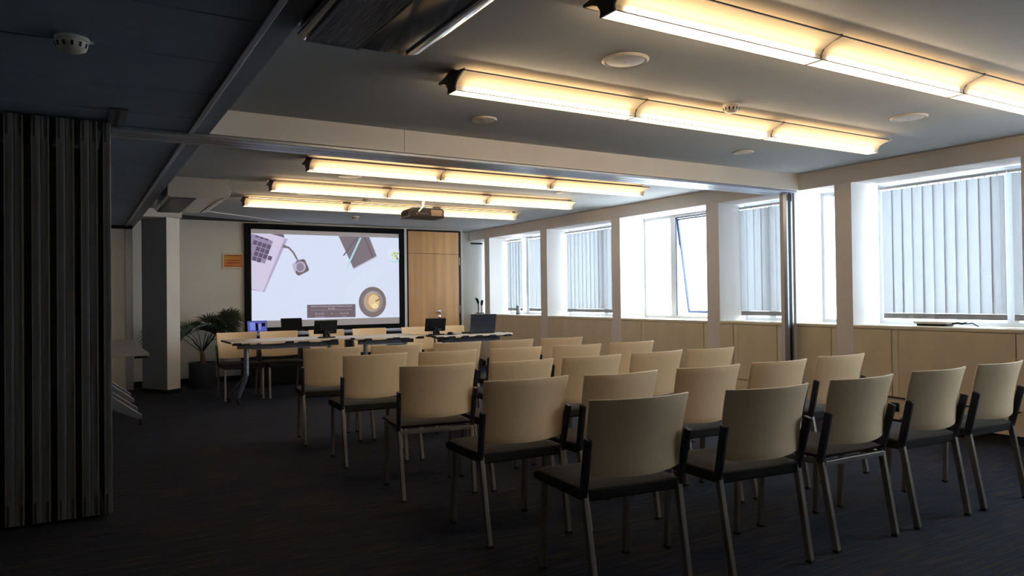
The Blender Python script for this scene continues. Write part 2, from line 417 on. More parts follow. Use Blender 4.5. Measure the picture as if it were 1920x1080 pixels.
blind(-.5, .35, 'unseen closed vertical blind added to dim the window beside the viewer')  # out of view, added to cut daylight on the nearest chairs
blind(11.38, 11.84, 'unseen narrow blind added to dim the far corner bay behind the microphone stands')  # out of view, added to cut daylight on the wall beside the door
tag(MB().tube([(6.21, 11.86, 2.175), (6.44, 11.86, 2.175)], .014, 8).build('blind_roller', M['black']), 'short black rail on the wall in the far right corner', 'rail')

# ------------------------------------------------------------------ partition track and post
t = thing('partition_track', 'long grooved aluminium track under the cross beam', 'track', (0, 4.82, ZL))
TR = MB()
for a, b in ((0, .095), (.105, .165), (.175, .262)): TR.box(.20, XS - .02, a, b, -.022, -.001)
TR.build('rails', M['alu'], t, bevel=.003)
MB().box(.20, XS - .02, .001, .261, -.006, -.0005).build('groove', M['blackgap'], t)
t = thing('partition_track', 'short dark track branch in the low ceiling beside the folded partition', 'track', (.17, 4.2, ZL))
bx(.028, .05, .2, .6, -.012, -.001).build('groove', M['blackgap'], t)
fr = MB(); fr.box(.05, .085, .18, .62, -.010, -.001); fr.box(0, .028, .18, .62, -.010, -.001); fr.box(0.028, .05, .18, .199, -.010, -.001)
fr.build('rail', M['darkalu'], t)
t = thing('partition_post', 'tall slim aluminium post with a black centre seal between the windows', 'post', (6.135, 4.90, 0))
p = MB(); p.box(-.046, -.018, -.02, .02, 0, ZL - .024); p.box(.018, .046, -.02, .02, 0, ZL - .024); p.box(-.018, .018, -.002, .02, 0, ZL - .024)
p.build('profile', M['alu'], t, bevel=.002)
bx(-.0175, .0175, -.0225, -.0025, 0, ZL - .03).build('seal', M['blackgap'], t)
for x in (-.028, .028): bx(x - .005, x + .005, -.024, -.0205, ZL - .10, ZL - .03).build('clip', M['rubber'], t)

# ------------------------------------------------------------------ folded partition
t = thing('folding_partition', 'stack of dark grey folded partition panels at the left edge', 'partition', (0, 4.69, 0))
edgesP = [(-.405, -.372), (-.312, -.270), (-.268, -.228), (-.190, -.150), (-.148, -.110), (-.076, -.036), (-.034, .006), (.038, .078), (.080, .118), (.146, .184)]
hinge_gap = [(-.372, -.312), (-.228, -.190), (-.110, -.076), (.006, .038), (.118, .146)]
for k, (a, b) in enumerate(edgesP):
    p = bx(a, b, 0, .92, .02, 2.205); pn = p.build('panel', M['partition'], t, bevel=.003)
    s = MB(); w = b - a; right = (k % 2 == 0)
    s.box(b - .006, b + .0012, -.006, .03, .02, 2.2) if right else s.box(a - .0005, a + .004, -.003, .03, .02, 2.2)
    s.build('edge_glint', M['partglint'], pn)  # reflection along the panel edge, painted as a paler yellowish strip
    g = MB(); x = (a + .006) if k % 2 else (b - .018)
    g.box(x, x + .011, -.004, .02, 2.09, 2.2045); g.box(x, x + .011, -.004, .02, .021, .13); g.build('end_seal', M['partgap'], pn)
    r = MB()
    for q in (.3, .5, .7): r.box(a + w * q - .0015, a + w * q + .0015, -.0025, .01, .14, 2.08)
    r.build('ribs', M['partition'], pn)
for a, b in hinge_gap:
    bx(a + .001, b - .001, .03, .9, .15, 2.05).build('gap_seal', M['partgap'], t)
    MB().box(a + .004, b - .004, .012, .03, 1.09, 1.12).build('hinge', M['black'], t)
# folding wall far left at the back
t = thing('partition_wall', 'grey movable wall panel behind the left table, left of the pillar', 'partition', (0, 11.12, 0))
bx(-3.5, .60, 0, .10, .01, 2.17).build('panel', M['wall'], t)
bx(.60, .69, -.01, .11, .01, 2.17).build('edge_profile', M['alu'], t, bevel=.004)
bx(-3.5, .69, .02, .08, 2.17, 2.219).build('top_shadow', M['blackgap'], t)  # shadow gap under the ceiling, its shade painted as a dark strip

# ------------------------------------------------------------------ linear ceiling lamps
def lamp(x0, yc, label):
    t = thing('linear_ceiling_lamp', label, 'ceiling lamp', (x0, yc, ZC), group='winged linear ceiling lamps')
    S = 1.2; z = lambda v: v
    for k in range(3):
        a, b = k * S + .004, (k + 1) * S - .004
        # body with slanted lens sides
        bx(a, b, -.043, .043, -.112, -.109).build('bottom_lens', M['diffuser'], t)
        sl = MB()
        for q in (-1, 1): sl.box(a + .05, b - .05, q * .0445 - .0015, q * .0445 + .0015, -.107, -.089)
        sl.build('side_lens', M['tube'], t)
        fr = MB()
        for q in (-1, 1): fr.box(a, b, q * .0455 - .002, q * .0455 + .002, -.1125, -.1095)
        fr.build('edge_frame', M['wingback'], t)
        ul = MB()
        for q in (-1, 1): ul.box(a + .05, b - .05, q * .0315 - .0015, q * .0315 + .0015, -.066, -.012)
        ul.build('uplight_lens', M['uplight'], t)
        bx(a, b, -.040, .040, -.107, -.079).build('tube_box', M['wingplain'], t)
        bx(a, b, -.030, .030, -.078, -.001).build('housing', M['wingback'], t)
        for s in (-1, 1):
            m = MB(); n = 9; vs = []; fs = []
            for q in range(n + 1):
                u = q / n; yy = s * (.043 + .105 * u ** 1.2); zz = -.088 + .052 * (u ** .55)
                vs += [(a, yy, zz), (b, yy, zz), (a, yy, zz + .004), (b, yy, zz + .004)]
            for q in range(n):
                o = q * 4; fs += [(o, o + 1, o + 5, o + 4), (o + 2, o + 6, o + 7, o + 3)]
            fs += [(0, 2, 3, 1), (n * 4, n * 4 + 1, n * 4 + 3, n * 4 + 2)]
            for q in range(n):
                o = q * 4; fs += [(o, o + 4, o + 6, o + 2), (o + 1, o + 3, o + 7, o + 5)]
            w = m.add(vs, fs).build('wing', [M['wing'], M['wingback']], t, smooth=True)
            MB().box(a, b, s * .148 - .003, s * .148 + .003, -.038, -.031).build('wing_rim', M['wingback'], w)
    # end caps and joints follow the profile
    prof = [(-.046, -.113), (.046, -.113), (.040, -.090), (.060, -.060), (.10, -.045), (.150, -.038), (.150, -.026), (.08, -.018), (.03, -.001), (-.03, -.001), (-.08, -.018), (-.150, -.026), (-.150, -.038), (-.10, -.045), (-.060, -.060), (-.040, -.090)]
    MB().prism(prof, 'x', -.006, .002).build('end_cap', M['lampend'], t)
    MB().prism(prof, 'x', 3 * S - .002, 3 * S + .006).build('end_cap', M['winframe'], t)
    for k in (1, 2):
        MB().prism([(y_ * 1.01, z_ - .001) for y_, z_ in prof], 'x', k * S - .004, k * S + .004).build('joint', M['stem'], t)
    return t
lamp(1.75, 2.20, 'large winged ceiling lamp nearest the viewer, running out of the top right')
lamp(1.70, 3.44, 'winged ceiling lamp second nearest, this side of the cross beam')
lamp(1.68, 6.12, 'winged ceiling lamp just beyond the cross beam')
lamp(1.67, 7.42, 'winged ceiling lamp, middle one of the three beyond the cross beam')
lamp(1.67, 8.76, 'winged ceiling lamp farthest from the viewer, behind the projector')

# ------------------------------------------------------------------ ceiling air conditioners
def aircon(x0, y0, y1, W, cas, label, lip):
    t = thing('ceiling_air_conditioner', label, 'air conditioner', (x0, y0, ZC))
    L = y1 - y0; w = W; zb = -.20
    prof = [(0, -.001), (-.01, zb + .02), (.012, zb), (w * .44, zb), (w * .44, zb + .004), (w * .80, zb + .004), (w * .90, zb + .02), (w * .97, zb + .06), (w, -.10), (w * .93, -.04), (w * .90, -.001)]
    o = MB().prism(prof, 'y', 0, L).build('casing', cas, t, bevel=.004, smooth=True)
    # intake grille: many fine bars along the length
    g = MB(); n = 24
    g2 = MB().box(.03, w * .42, .03, L - .03, zb - .003, zb - .0005); g2.build('grille_back', M['blackgap'], t)
    for k in range(n):
        x = .03 + (w * .42 - .03) * (k + .5) / n; g.box(x - .0035, x + .001, .03, L - .03, zb - .009, zb - .003)
    g.build('intake_grille', M['acgrille'], t)
    fr = MB(); fr.box(.018, .03, .015, L - .015, zb - .010, zb - .0005); fr.box(w * .42, w * .432, .015, L - .015, zb - .010, zb - .0005)
    fr.box(.03, w * .42, .015, .03, zb - .010, zb - .0005); fr.box(.03, w * .42, L - .03, L - .015, zb - .010, zb - .0005)
    fr.build('grille_frame', M['darkalu'], t)
    # outlet flap on the curved lip
    f = MB().prism([(w * .80, zb - .002), (w * .86, zb + .001), (w * .92, zb + .012), (w * .965, zb + .030), (w * .995, zb + .058), (w * 1.015, -.10), (w * 1.0, -.10), (w * .975, zb + .062), (w * .945, zb + .036), (w * .90, zb + .018), (w * .85, zb + .007), (w * .80, zb + .003)], 'y', .03, L - .03)
    f.build('outlet_flap', lip, t, smooth=True)
    MB().box(w * .55, w * .55 + .06, L - .12, L - .10, zb, zb + .0045).build('badge', M['chrome'], t) if False else None
    return t
M['aclip'] = mat('ac_flap_gloss', (.55, .58, .62), .10, .75, noise=.05, scale=4, coat=.5)
aircon(.738, 1.20, 2.78, .52, M['ac'], 'dark glossy ceiling air conditioner at the top of the photo, nearest', M['aclip'])
aircon(.775, 7.60, 8.9, .56, M['ac2'], 'beige ceiling air conditioner far off beside the pillar', M['ac2'])

# ------------------------------------------------------------------ ceiling speakers, detectors
def speaker(x, y, r, label):
    t = thing('ceiling_speaker', label, 'speaker', (x, y, ZC), group='round flush ceiling speakers')
    MB().lathe([(r, -.001), (r, -.006), (r * .93, -.012), (r * .86, -.010), (r * .84, -.001)], n=36).build('rim', M['cream_plastic'], t, smooth=True)
    MB().lathe([(r * .84, -.002), (r * .82, -.009), (r * .5, -.013), (.001, -.015)], n=36).build('grille', M['cream_plastic'], t, smooth=True)
    MB().lathe([(.005, -.0152), (.005, -.0175), (.003, -.018)], n=10).build('screw', M['alu'], t)
    return t
speaker(2.38, 2.86, .118, 'large round white ceiling speaker between the two nearest lamps, left of centre')
speaker(2.345, 4.27, .085, 'round ceiling speaker just this side of the cross beam, on the left')
speaker(4.85, 2.88, .115, 'round ceiling speaker between the two nearest lamps, near the windows')
speaker(4.79, 4.26, .085, 'round ceiling speaker just this side of the cross beam, near the windows')
speaker(2.30, 6.88, .11, 'round ceiling speaker behind the lamp beyond the beam, left')
speaker(4.80, 6.85, .11, 'round ceiling speaker behind the lamp beyond the beam, near windows')
speaker(2.25, 8.22, .11, 'round ceiling speaker near the farthest lamp, left')
def detector(x, y, z, label, r=.05):
    t = thing('smoke_detector', label, 'smoke detector', (x, y, z), group='white ceiling smoke detectors')
    MB().lathe([(r * 1.05, -.001), (r * 1.05, -.012), (r * .9, -.016)], n=28).build('base', M['cream_plastic'], t, smooth=True)
    m = MB().lathe([(r * .9, -.014), (r * .96, -.03), (r * .85, -.045), (r * .5, -.054), (.002, -.056)], n=28); m.build('head', M['cream_plastic'], t, smooth=True)
    s = MB()
    for k in range(12):
        a = 2 * PI * k / 12; c, sn = math.cos(a), math.sin(a)
        s.bar((c * r * .98, sn * r * .98, -.024), (c * r * .90, sn * r * .90, -.041), .009, .003)
    s.build('vent_slots', M['black'], t)
    bx(r * 1.05, r * 1.05 + .012, -.004, .004, -.014, -.004).build('tab', M['cream_plastic'], t)
    return t
detector(0.0, 3.30, ZL, 'smoke detector on the dark tiled ceiling at upper left', .058)
detector(3.52, 3.22, ZC, 'smoke detector in front of the second nearest lamp')
detector(2.95, 8.25, ZC, 'smoke detector between the farthest lamps, left of the projector')
detector(3.48, 10.2, ZC, 'smoke detector on the ceiling above the projection screen')
detector(3.62, 5.55, ZC, 'smoke detector just beyond the grooved track')

# ------------------------------------------------------------------ projector
t = thing('projector', 'dark brown projector hanging from the ceiling on a small bracket', 'projector', (3.21, 7.58, 2.10))
MB().prism([(0, 0), (.42, 0), (.42, .085), (.40, .105), (.04, .105), (0, .075)], 'y', 0, .27).build('casing', M['projector'], t, bevel=.006)
bx(.255, .395, -.003, 0, .022, .088).build('service_panel', M['projlabel'], t)
bx(.06, .245, -.002, 0, .018, .088).build('connector_bay', M['blackgap'], t)
m = MB()
for k in range(7): m.box(.075 + k * .022, .087 + k * .022, -.007, -.002, .030 + .010 * (k % 2), .044 + .010 * (k % 2))
m.build('connectors', M['projlabel'], t)
m = MB()
for k in range(9): m.box(-.003, 0, .05 + k * .022, .06 + k * .022, .02, .07)
m.build('side_vent', M['blackgap'], t)
MB().lathe([(.045, 0), (.045, .03), (.035, .032)], n=20).build('lens', M['black'], t)
bpy.data.objects['lens'].rotation_euler = (-PI / 2, 0, 0); bpy.data.objects['lens'].location = (.30, .27, .055)
m = MB(); m.box(.10, .33, .06, .21, .105, .115); m.build('mount_plate', M['black'], t)
m = MB(); m.tube([(.21, .13, .115), (.21, .13, .278)], .016, 12); m.lathe([(.05, .262), (.055, .279)], .21, .13, 20)
m.bar((.21, .13, .15), (.13, .08, .118), .012); m.bar((.21, .13, .15), (.29, .18, .118), .012); m.build('bracket', M['alu'], t)
MB().tube([(.20, .12, .24), (.19, .03, .19), (.15, -.02, .12), (.10, -.012, .06)], .007, 8).build('cable', M['winframe'], t, smooth=True)

# ------------------------------------------------------------------ projection screen and its picture
SX0, SX1, SZ0, SZ1 = 2.195, 4.735, .64, 2.345
t = thing('projection_screen', 'large black framed screen on the front wall showing a desk picture', 'screen', (0, YW, 0))
f = MB(); yf0, yf1 = -.07, -.012
f.box(SX0, SX1, yf0, yf1, 2.262, SZ1); f.box(SX0, SX1, yf0, yf1, SZ0, .78); f.box(SX0, 2.285, yf0, yf1, .78, 2.262); f.box(4.645, SX1, yf0, yf1, .78, 2.262)
f.build('frame', M['screenblack'], t, bevel=.004)
M['grey_screen'] = mat('screen_fabric', (.50, .47, .47), .8, noise=.02, emit=(.7, .66, .7), estr=.16)
bx(2.285, 4.645, -.045, -.013, .78, 2.262).build('screen_fabric', M['grey_screen'], t)
# picture area
PX0, PX1, PZ0, PZ1 = 2.287, 4.643, .882, 2.195
def P(cx, cy):
    """zoomed-crop coordinates -> picture plane (x,z)"""
    u = (cx - 132) / 1246.; top = 172 + 36 * u; bot = 897 - 9 * u; v = 1 - (cy - top) / (bot - top)
    u = min(max(u, 0), 1); v = min(max(v, 0), 1)
    return (PX0 + u * (PX1 - PX0), PZ0 + v * (PZ1 - PZ0))
def pmat(n, c, s=1.0):
    c = tuple(((x / 255.) ** 2.2) for x in c); return mat('picture_' + n, (0.02, 0.02, 0.02), .9, emit=c, estr=s, spec=0)
pic = bx(PX0, PX1, -.048, -.0455, PZ0, PZ1).build('projected_picture', pmat('background', (214, 222, 244)), t)
lay = [0]
def shape(name, pts, col, s=1.0, raw=False):
    lay[0] += 1; d = -.0485 - lay[0] * .0004
    q = [p if raw else P(*p) for p in pts]
    m = MB(); m.add([(x, d, z) for x, z in q], [tuple(range(len(q)))])
    return m.build(name, pmat(name, col, s), pic)
def disc(name, cx, cy, r, col, ry=None, a0=0, a1=360, n=40):
    return shape(name, [(cx + r * math.cos(math.radians(a0 + (a1 - a0) * k / n)), cy + (ry or r) * math.sin(math.radians(a0 + (a1 - a0) * k / n))) for k in range(n + (a1 - a0 < 360))], col)
disc('table_glow', 1200, 800, 330, (214, 225, 245), a0=160, a1=280)
shape('laptop_shadow', [(132, 190), (420, 215), (232, 660), (132, 640)], (176, 168, 200))
shape('laptop_body', [(132, 174), (384, 180), (392, 212), (225, 645), (215, 655), (132, 630)], (208, 200, 226))
shape('laptop_hinge', [(288, 174), (385, 176), (394, 208)], (104, 96, 110))
shape('keyboard_bed', [(150, 178), (303, 236), (236, 424), (132, 385), (132, 178)], (150, 138, 168))
kx, ky = (-.325, .946), (.946, .325)      # directions down and across the keyboard, in the picture
for r in range(6):
    for c in range(-2, 5):
        wk = 1.75 if (c == 4 and r in (2, 3, 4)) else 1.0
        if (c == 4 and r in (0, 5)) and r == 5: continue
        ox = 168 + c * 37 * ky[0] + r * 43 * kx[0]; oy = 186 + c * 37 * ky[1] + r * 43 * kx[1]
        w_, h_ = 31 * min(wk, 1.0), (15 if r == 0 else 35)
        q = [(ox, oy), (ox + w_ * ky[0], oy + w_ * ky[1]), (ox + w_ * ky[0] + h_ * kx[0], oy + w_ * ky[1] + h_ * kx[1]), (ox + h_ * kx[0], oy + h_ * kx[1])]
        if min(p[0] for p in q) < 133 or max(p[0] for p in q) > 300 or min(p[1] for p in q) < 182 or max(p[1] for p in q) > 424: continue
        shape('key', q, (96, 86, 110))
shape('cable_strap', [(378, 264), (430, 284), (470, 330), (500, 392), (488, 398), (456, 336), (422, 298), (374, 290)], (122, 112, 122))
shape('hub', [(492, 398), (540, 386), (556, 394), (588, 470), (584, 486), (505, 526), (486, 516), (462, 450), (484, 408)], (110, 100, 108))
shape('hub_side', [(450, 430), (482, 404), (480, 510), (466, 490)], (190, 182, 206))
disc('hub_ring', 518, 452, 42, (188, 178, 202), 46)
disc('hub_button', 516, 454, 30, (140, 128, 150), 36)
shape('notebook_edge', [(842, 196), (1112, 200), (1176, 370), (968, 474)], (182, 184, 200))
shape('notebook', [(838, 192), (1104, 200), (1170, 360), (964, 466)], (124, 114, 122))
shape('notebook_band', [(1060, 200), (1068, 200), (1144, 376), (1136, 380)], (98, 90, 98))
shape('pen', [(996, 200), (1010, 202), (884, 360), (872, 358)], (104, 98, 112))
shape('pen_teal', [(1022, 204), (1038, 206), (944, 400), (904, 488), (928, 396)], (170, 218, 226))
disc('plate', 1330, 350, 62, (217, 227, 243), 66)
shape('plate_teal', [(1270, 398), (1330, 408), (1372, 402), (1372, 414), (1325, 418)], (150, 226, 222))
for k in range(12):
    a = random.uniform(1300, 1366); b = random.uniform(308, 378)
    shape('leaf_speck', [(a, b), (a + 14, b + 6), (a + 9, b + 20), (a - 5, b + 12)], random.choice([(190, 214, 130), (150, 176, 100), (214, 226, 150), (110, 100, 140)]))
disc('saucer', 1130, 755, 123, (124, 112, 112), 130)
disc('saucer_shade', 1128, 750, 92, (136, 124, 124), 96)
disc('cup', 1135, 750, 82, (170, 172, 196), 86)
disc('cup_inner', 1137, 752, 76, (134, 122, 126), 80)
disc('coffee', 1130, 752, 70, (190, 160, 122), 79)
disc('coffee_foam', 1140, 748, 48, (222, 196, 150), 56)
disc('coffee_light', 1150, 790, 30, (240, 218, 170), 22)
shape('coffee_mark', [(1150, 744), (1192, 722), (1196, 738), (1160, 752)], (150, 118, 90))
shape('caption_box', [(567, 770), (977, 770), (977, 880), (567, 880)], (112, 100, 106))
def text_on(name, body, x, z, size, col, d, parent=pic):
    cu = bpy.data.curves.new(name, 'FONT'); cu.body = body; cu.size = size; cu.align_x = 'CENTER'; cu.align_y = 'CENTER'
    ob = bpy.data.objects.new(name, cu); C.objects.link(ob)
    me = bpy.data.meshes.new_from_object(ob); bpy.data.objects.remove(ob)
    o = bpy.data.objects.new(name, me); C.objects.link(o); me.materials.append(col)
    o.rotation_euler = (PI / 2, 0, 0); o.location = (x, d, z); o.parent = parent; return o
tm = pmat('caption_text', (205, 200, 215)); d = -.0485 - (lay[0] + 3) * .0004
x, z = P(772, 784); text_on('caption_text', 'Welcome to Scotland House Conference Centre', x, z, .033, tm, d)
x, z = P(772, 803); text_on('caption_text', 'Brussels', x, z, .033, tm, d)
shape('caption_rule', [(600, 814), (948, 814), (948, 817), (600, 817)], (160, 152, 166))
for cx_1, w_ in ((670, 80), (880, 80)):
    for k in range(3):
        shape('caption_icon', [(cx_1 - 34 + k * 26, 838 + 6 * (k % 2)), (cx_1 - 18 + k * 26, 836), (cx_1 - 16 + k * 26, 854), (cx_1 - 36 + k * 26, 856)], (140, 130, 142))
disc('caption_icon', 772, 846, 7, (146, 136, 148))
shape('caption_line', [(630, 871), (716, 871), (716, 875), (630, 875)], (170, 162, 176))
shape('caption_line', [(856, 869), (900, 869), (900, 873), (856, 873)], (170, 162, 176))

# poster
t = thing('framed_poster', 'small orange and red poster in a cream frame, left of the screen', 'poster', (2.035, YW, 1.78))
bx(-.148, .148, -.016, -.001, -.112, .112).build('frame', M['posterframe'], t, bevel=.003)
bx(-.128, .128, -.019, -.0165, -.090, .090).build('print', M['poster'], t)
m = MB(); m.box(-.115, .115, -.021, -.0195, .072, .082); m.box(-.115, .115, -.021, -.0195, -.082, -.074); m.build('print_border', M['posterink'], t)
m = MB()
for r_, (zz, wd) in enumerate(((.008, .19), (-.030, .17))):
    x = -wd / 2
    while x < wd / 2: 
        l = random.uniform(.012, .03); m.box(x, min(x + l, wd / 2), -.021, -.0195, zz - .006, zz + .006); x += l + .006
m.build('print_lines', M['posterink'], t)

# ------------------------------------------------------------------ door
d = bpy.data.objects.new('door_1', None); C.objects.link(d); d.location = (4.82, YW, 0); d['kind'] = 'structure'
f = MB(); f.box(-.03, 0, -.03, -.001, 0, 2.35); f.box(.95, .985, -.03, -.001, 0, 2.35); f.box(0, .95, -.03, -.001, 2.325, 2.35); f.build('frame', M['black'], d)
bx(-.075, -.03, -.035, -.001, 0, 2.36).build('jamb_strip', M['white'], d)
leaf = bx(.004, .946, -.022, -.001, .01, 1.945).build('leaf', M['doorwood'], d)
bx(.004, .946, -.004, -.0005, 1.94, 1.96).build('rebate', M['skirt'], d)
bx(.004, .946, -.022, -.001, 1.952, 2.322).build('transom_panel', M['doorwood'], d)
m = MB()
bx(.66, .663, -.0235, -.022, .01, .92).build('leaf_seam', M['skirt'], leaf)
h = MB(); h.lathe([(.028, 0), (.028, .010), (.012, .012), (.010, .045)], n=16); ho = h.build('handle', M['chrome'], leaf)
ho.rotation_euler = (PI / 2, 0, 0); ho.location = (.565, -.022, .96)
lv = MB().tube([(.565, -.062, .96), (.46, -.066, .958)], [.010, .008], 10).build('lever', M['chrome'], leaf)
h = MB(); h.lathe([(.028, 0), (.028, .009), (.01, .012)], n=16); ho = h.build('lock', M['chrome'], leaf); ho.rotation_euler = (PI / 2, 0, 0); ho.location = (.565, -.022, .875)
for z in (.93, 1.76): MB().tube([(.952, -.034, z), (.952, -.034, z + .13)], .010, 8).build('hinge', M['alu'], leaf)

# ------------------------------------------------------------------ chairs
def make_chair(name, label, seat='seat', rail=False):
    t = thing(name, label, 'chair')
    # seat cushion, rounded
    nx, ny = 12, 12; vs = []; fs = []
    for j in range(ny + 1):
        for i in range(nx + 1):
            u = i / nx * 2 - 1; v = j / ny * 2 - 1
            x = u * (.238 - .006 * (v < -.5) * abs(v)); y = .285 + v * .225
            e = max(abs(u) ** 6, abs(v) ** 6); z = .458 - .022 * e - .010 * (1 - u * u) * (1 - v * v) - (.018 * max(0, (v - .6) / .4) ** 2)
            vs.append((x, y, z))
    top = len(vs)
    for j in range(ny + 1):
        for i in range(nx + 1):
            u = i / nx * 2 - 1; v = j / ny * 2 - 1; e = max(abs(u) ** 8, abs(v) ** 8)
            vs.append((u * .232, .285 + v * .220, (.412 if rail else .378) + .010 * e))
    W = nx + 1
    for j in range(ny):
        for i in range(nx):
            a = j * W + i; fs.append((a, a + 1, a + W + 1, a + W)); b = a + top; fs.append((b, b + W, b + W + 1, b + 1))
    ring = [i for i in range(nx + 1)] + [j * W + nx for j in range(1, ny + 1)] + [ny * W + i for i in range(nx - 1, -1, -1)] + [j * W for j in range(ny - 1, 0, -1)]
    for a, b in zip(ring, ring[1:] + ring[:1]): fs.append((a, a + top, b + top, b))
    MB().add(vs, fs).build('seat', M[seat], t, bevel=.006, smooth=True, seg=2)
    # curved veneer backrest
    n = 16; m = 8; vs = []; fs = []
    for j in range(m + 1):
        v = j / m; z = .492 + v * .305
        for i in range(n + 1):
            u = i / n * 2 - 1; hw = .222 + .016 * v
            drop = .012 * (1 - u * u) * (1 - v)
            vs.append((u * hw, .062 - .052 * v - .050 * (1 - u * u) + .012 * math.sin(v * PI) * 1, z - drop))
    for j in range(m):
        for i in range(n):
            a = j * (n + 1) + i; fs.append((a, a + 1, a + n + 2, a + n + 1))
    bk = MB().add(vs, fs).build('backrest', [M['veneer'], M['veneeredge']], t, smooth=True)
    sm = bk.modifiers.new('solid', 'SOLIDIFY'); sm.thickness = .009; sm.offset = 0; sm.material_offset_rim = 1
    bv = bk.modifiers.new('bevel', 'BEVEL'); bv.width = .002; bv.segments = 2; bv.limit_method = 'ANGLE'; bv.angle_limit = math.radians(50)
    for s in (-1, 1):
        l = MB().bar((s * .222, .0, .006), (s * .228, .076, .425), .023, .030, up=(0, 1, 0)); lg = l.build('leg', M['legmetal'], t, bevel=.003)
        MB().bar((s * .2219, -.001, 0), (s * .2222, .001, .012), .025, .032, up=(0, 1, 0)).build('foot_glide', M['rubber'], lg)
        l = MB().bar((s * .215, .455, .006), (s * .215, .440, .405), .023, .026, up=(0, 1, 0)); lg = l.build('leg', M['legmetal'], t, bevel=.003)
        MB().bar((s * .215, .4552, 0), (s * .215, .4548, .012), .025, .028, up=(0, 1, 0)).build('foot_glide', M['rubber'], lg)
        a = MB(); a.bar((s * .231, .078, .40), (s * .241, .018, .645), .021, .036, up=(0, 1, 0))
        a.build('back_upright', M['sleeve'], t, bevel=.004)
        MB().bar((s * .218, .075, .398), (s * .214, .44, .396), .020, .022).build('seat_rail', M['legmetal'], t, bevel=.002)
    z0 = .398 if rail else .395
    MB().bar((-.222, .062 if rail else .09, z0), (.222, .062 if rail else .09, z0), .020, .024).build('crossbar', M['legmetal'], t, bevel=.002)
    MB().bar((-.215, .43, .395), (.215, .43, .395), .020, .024).build('crossbar', M['legmetal'], t, bevel=.002)
    return t
chair_std = make_chair('stacking_chair', '')
chair_brn = make_chair('stacking_chair', '', 'seatbrown', True)
used = set()
chairs = [
 (1,'a',1.944,2.263,-5.6),(1,'b',2.591,2.176,-5.2),(1,'c',3.246,2.169,-1.0),(1,'d',3.884,2.161,-1.7),(1,'e',4.494,2.156,-0.4),
 (2,'a',1.924,3.084,-3.1),(2,'b',2.458,3.007,-1.9),(2,'c',3.068,2.985,-1.7),(2,'d',3.638,2.972,-1.8),(2,'e',4.288,3.013,-0.4),
 (3,'a',1.882,4.030,-7.5),(3,'b',2.441,3.972,0.1),(3,'c',2.997,3.975,-2.6),(3,'d',3.586,3.988,-0.5),(3,'e',4.095,3.967,-1.3),
 (4,'a',1.873,5.069,-4.3),(4,'b',2.428,5.015,-2.3),(4,'c',3.013,4.992,0.1),(4,'d',3.580,4.949,-1.6),(4,'e',4.153,4.946,-3.0),
 (5,'a',1.841,5.999,-7.0),(5,'b',2.406,5.977,-0.0),(5,'c',2.962,5.925,-1.3),(5,'d',3.512,5.899,-0.0),(5,'e',4.077,5.893,-1.8)]
rown = {1: 'nearest row', 2: 'second nearest row', 3: 'middle row', 4: 'fourth row', 5: 'row by the tables'}
coln = {'a': 'first at the aisle end', 'b': 'second from the aisle end', 'c': 'middle one', 'd': 'second from the window end', 'e': 'last at the window end'}
for r, c, x, y, a in chairs:
    src = chair_brn if (r, c) in ((3, 'a'), (1, 'c')) else chair_std
    ex = ', with brownish seat' if src is chair_brn else ''
    lab = 'cream-backed audience chair, %s of the %s%s' % (coln[c], rown[r], ex)
    g = 'audience chairs in five rows'
    if src.name not in used: 
        used.add(src.name); src.location = (x, y, 0); src.rotation_euler = (0, 0, math.radians(a)); src['label'] = lab; src['group'] = g
    else: copy_tree(src, (x, y, 0), math.radians(a), lab, g)
rear = [(1.738, 9.609, 0.4), (2.240, 9.578, 0.4), (2.843, 9.546, 1.3), (3.415, 9.510, 0.6), (4.084, 9.443, -0.4), (4.591, 9.486, 0.5)]
ords = ['first cream-backed chair from the left behind the presentation table, beside the palm', 'second cream-backed chair from the left behind the presentation table',
        'cream-backed chair behind the left table monitor', 'cream-backed chair between the two monitors, behind the table', 'cream-backed chair behind the right table monitor', 'cream-backed chair behind the table, just left of the big black laptop']
for (x, y, a), l in zip(rear, ords): copy_tree(chair_std, (x, y, 0), PI + math.radians(a), l, 'chairs behind the presentation table')

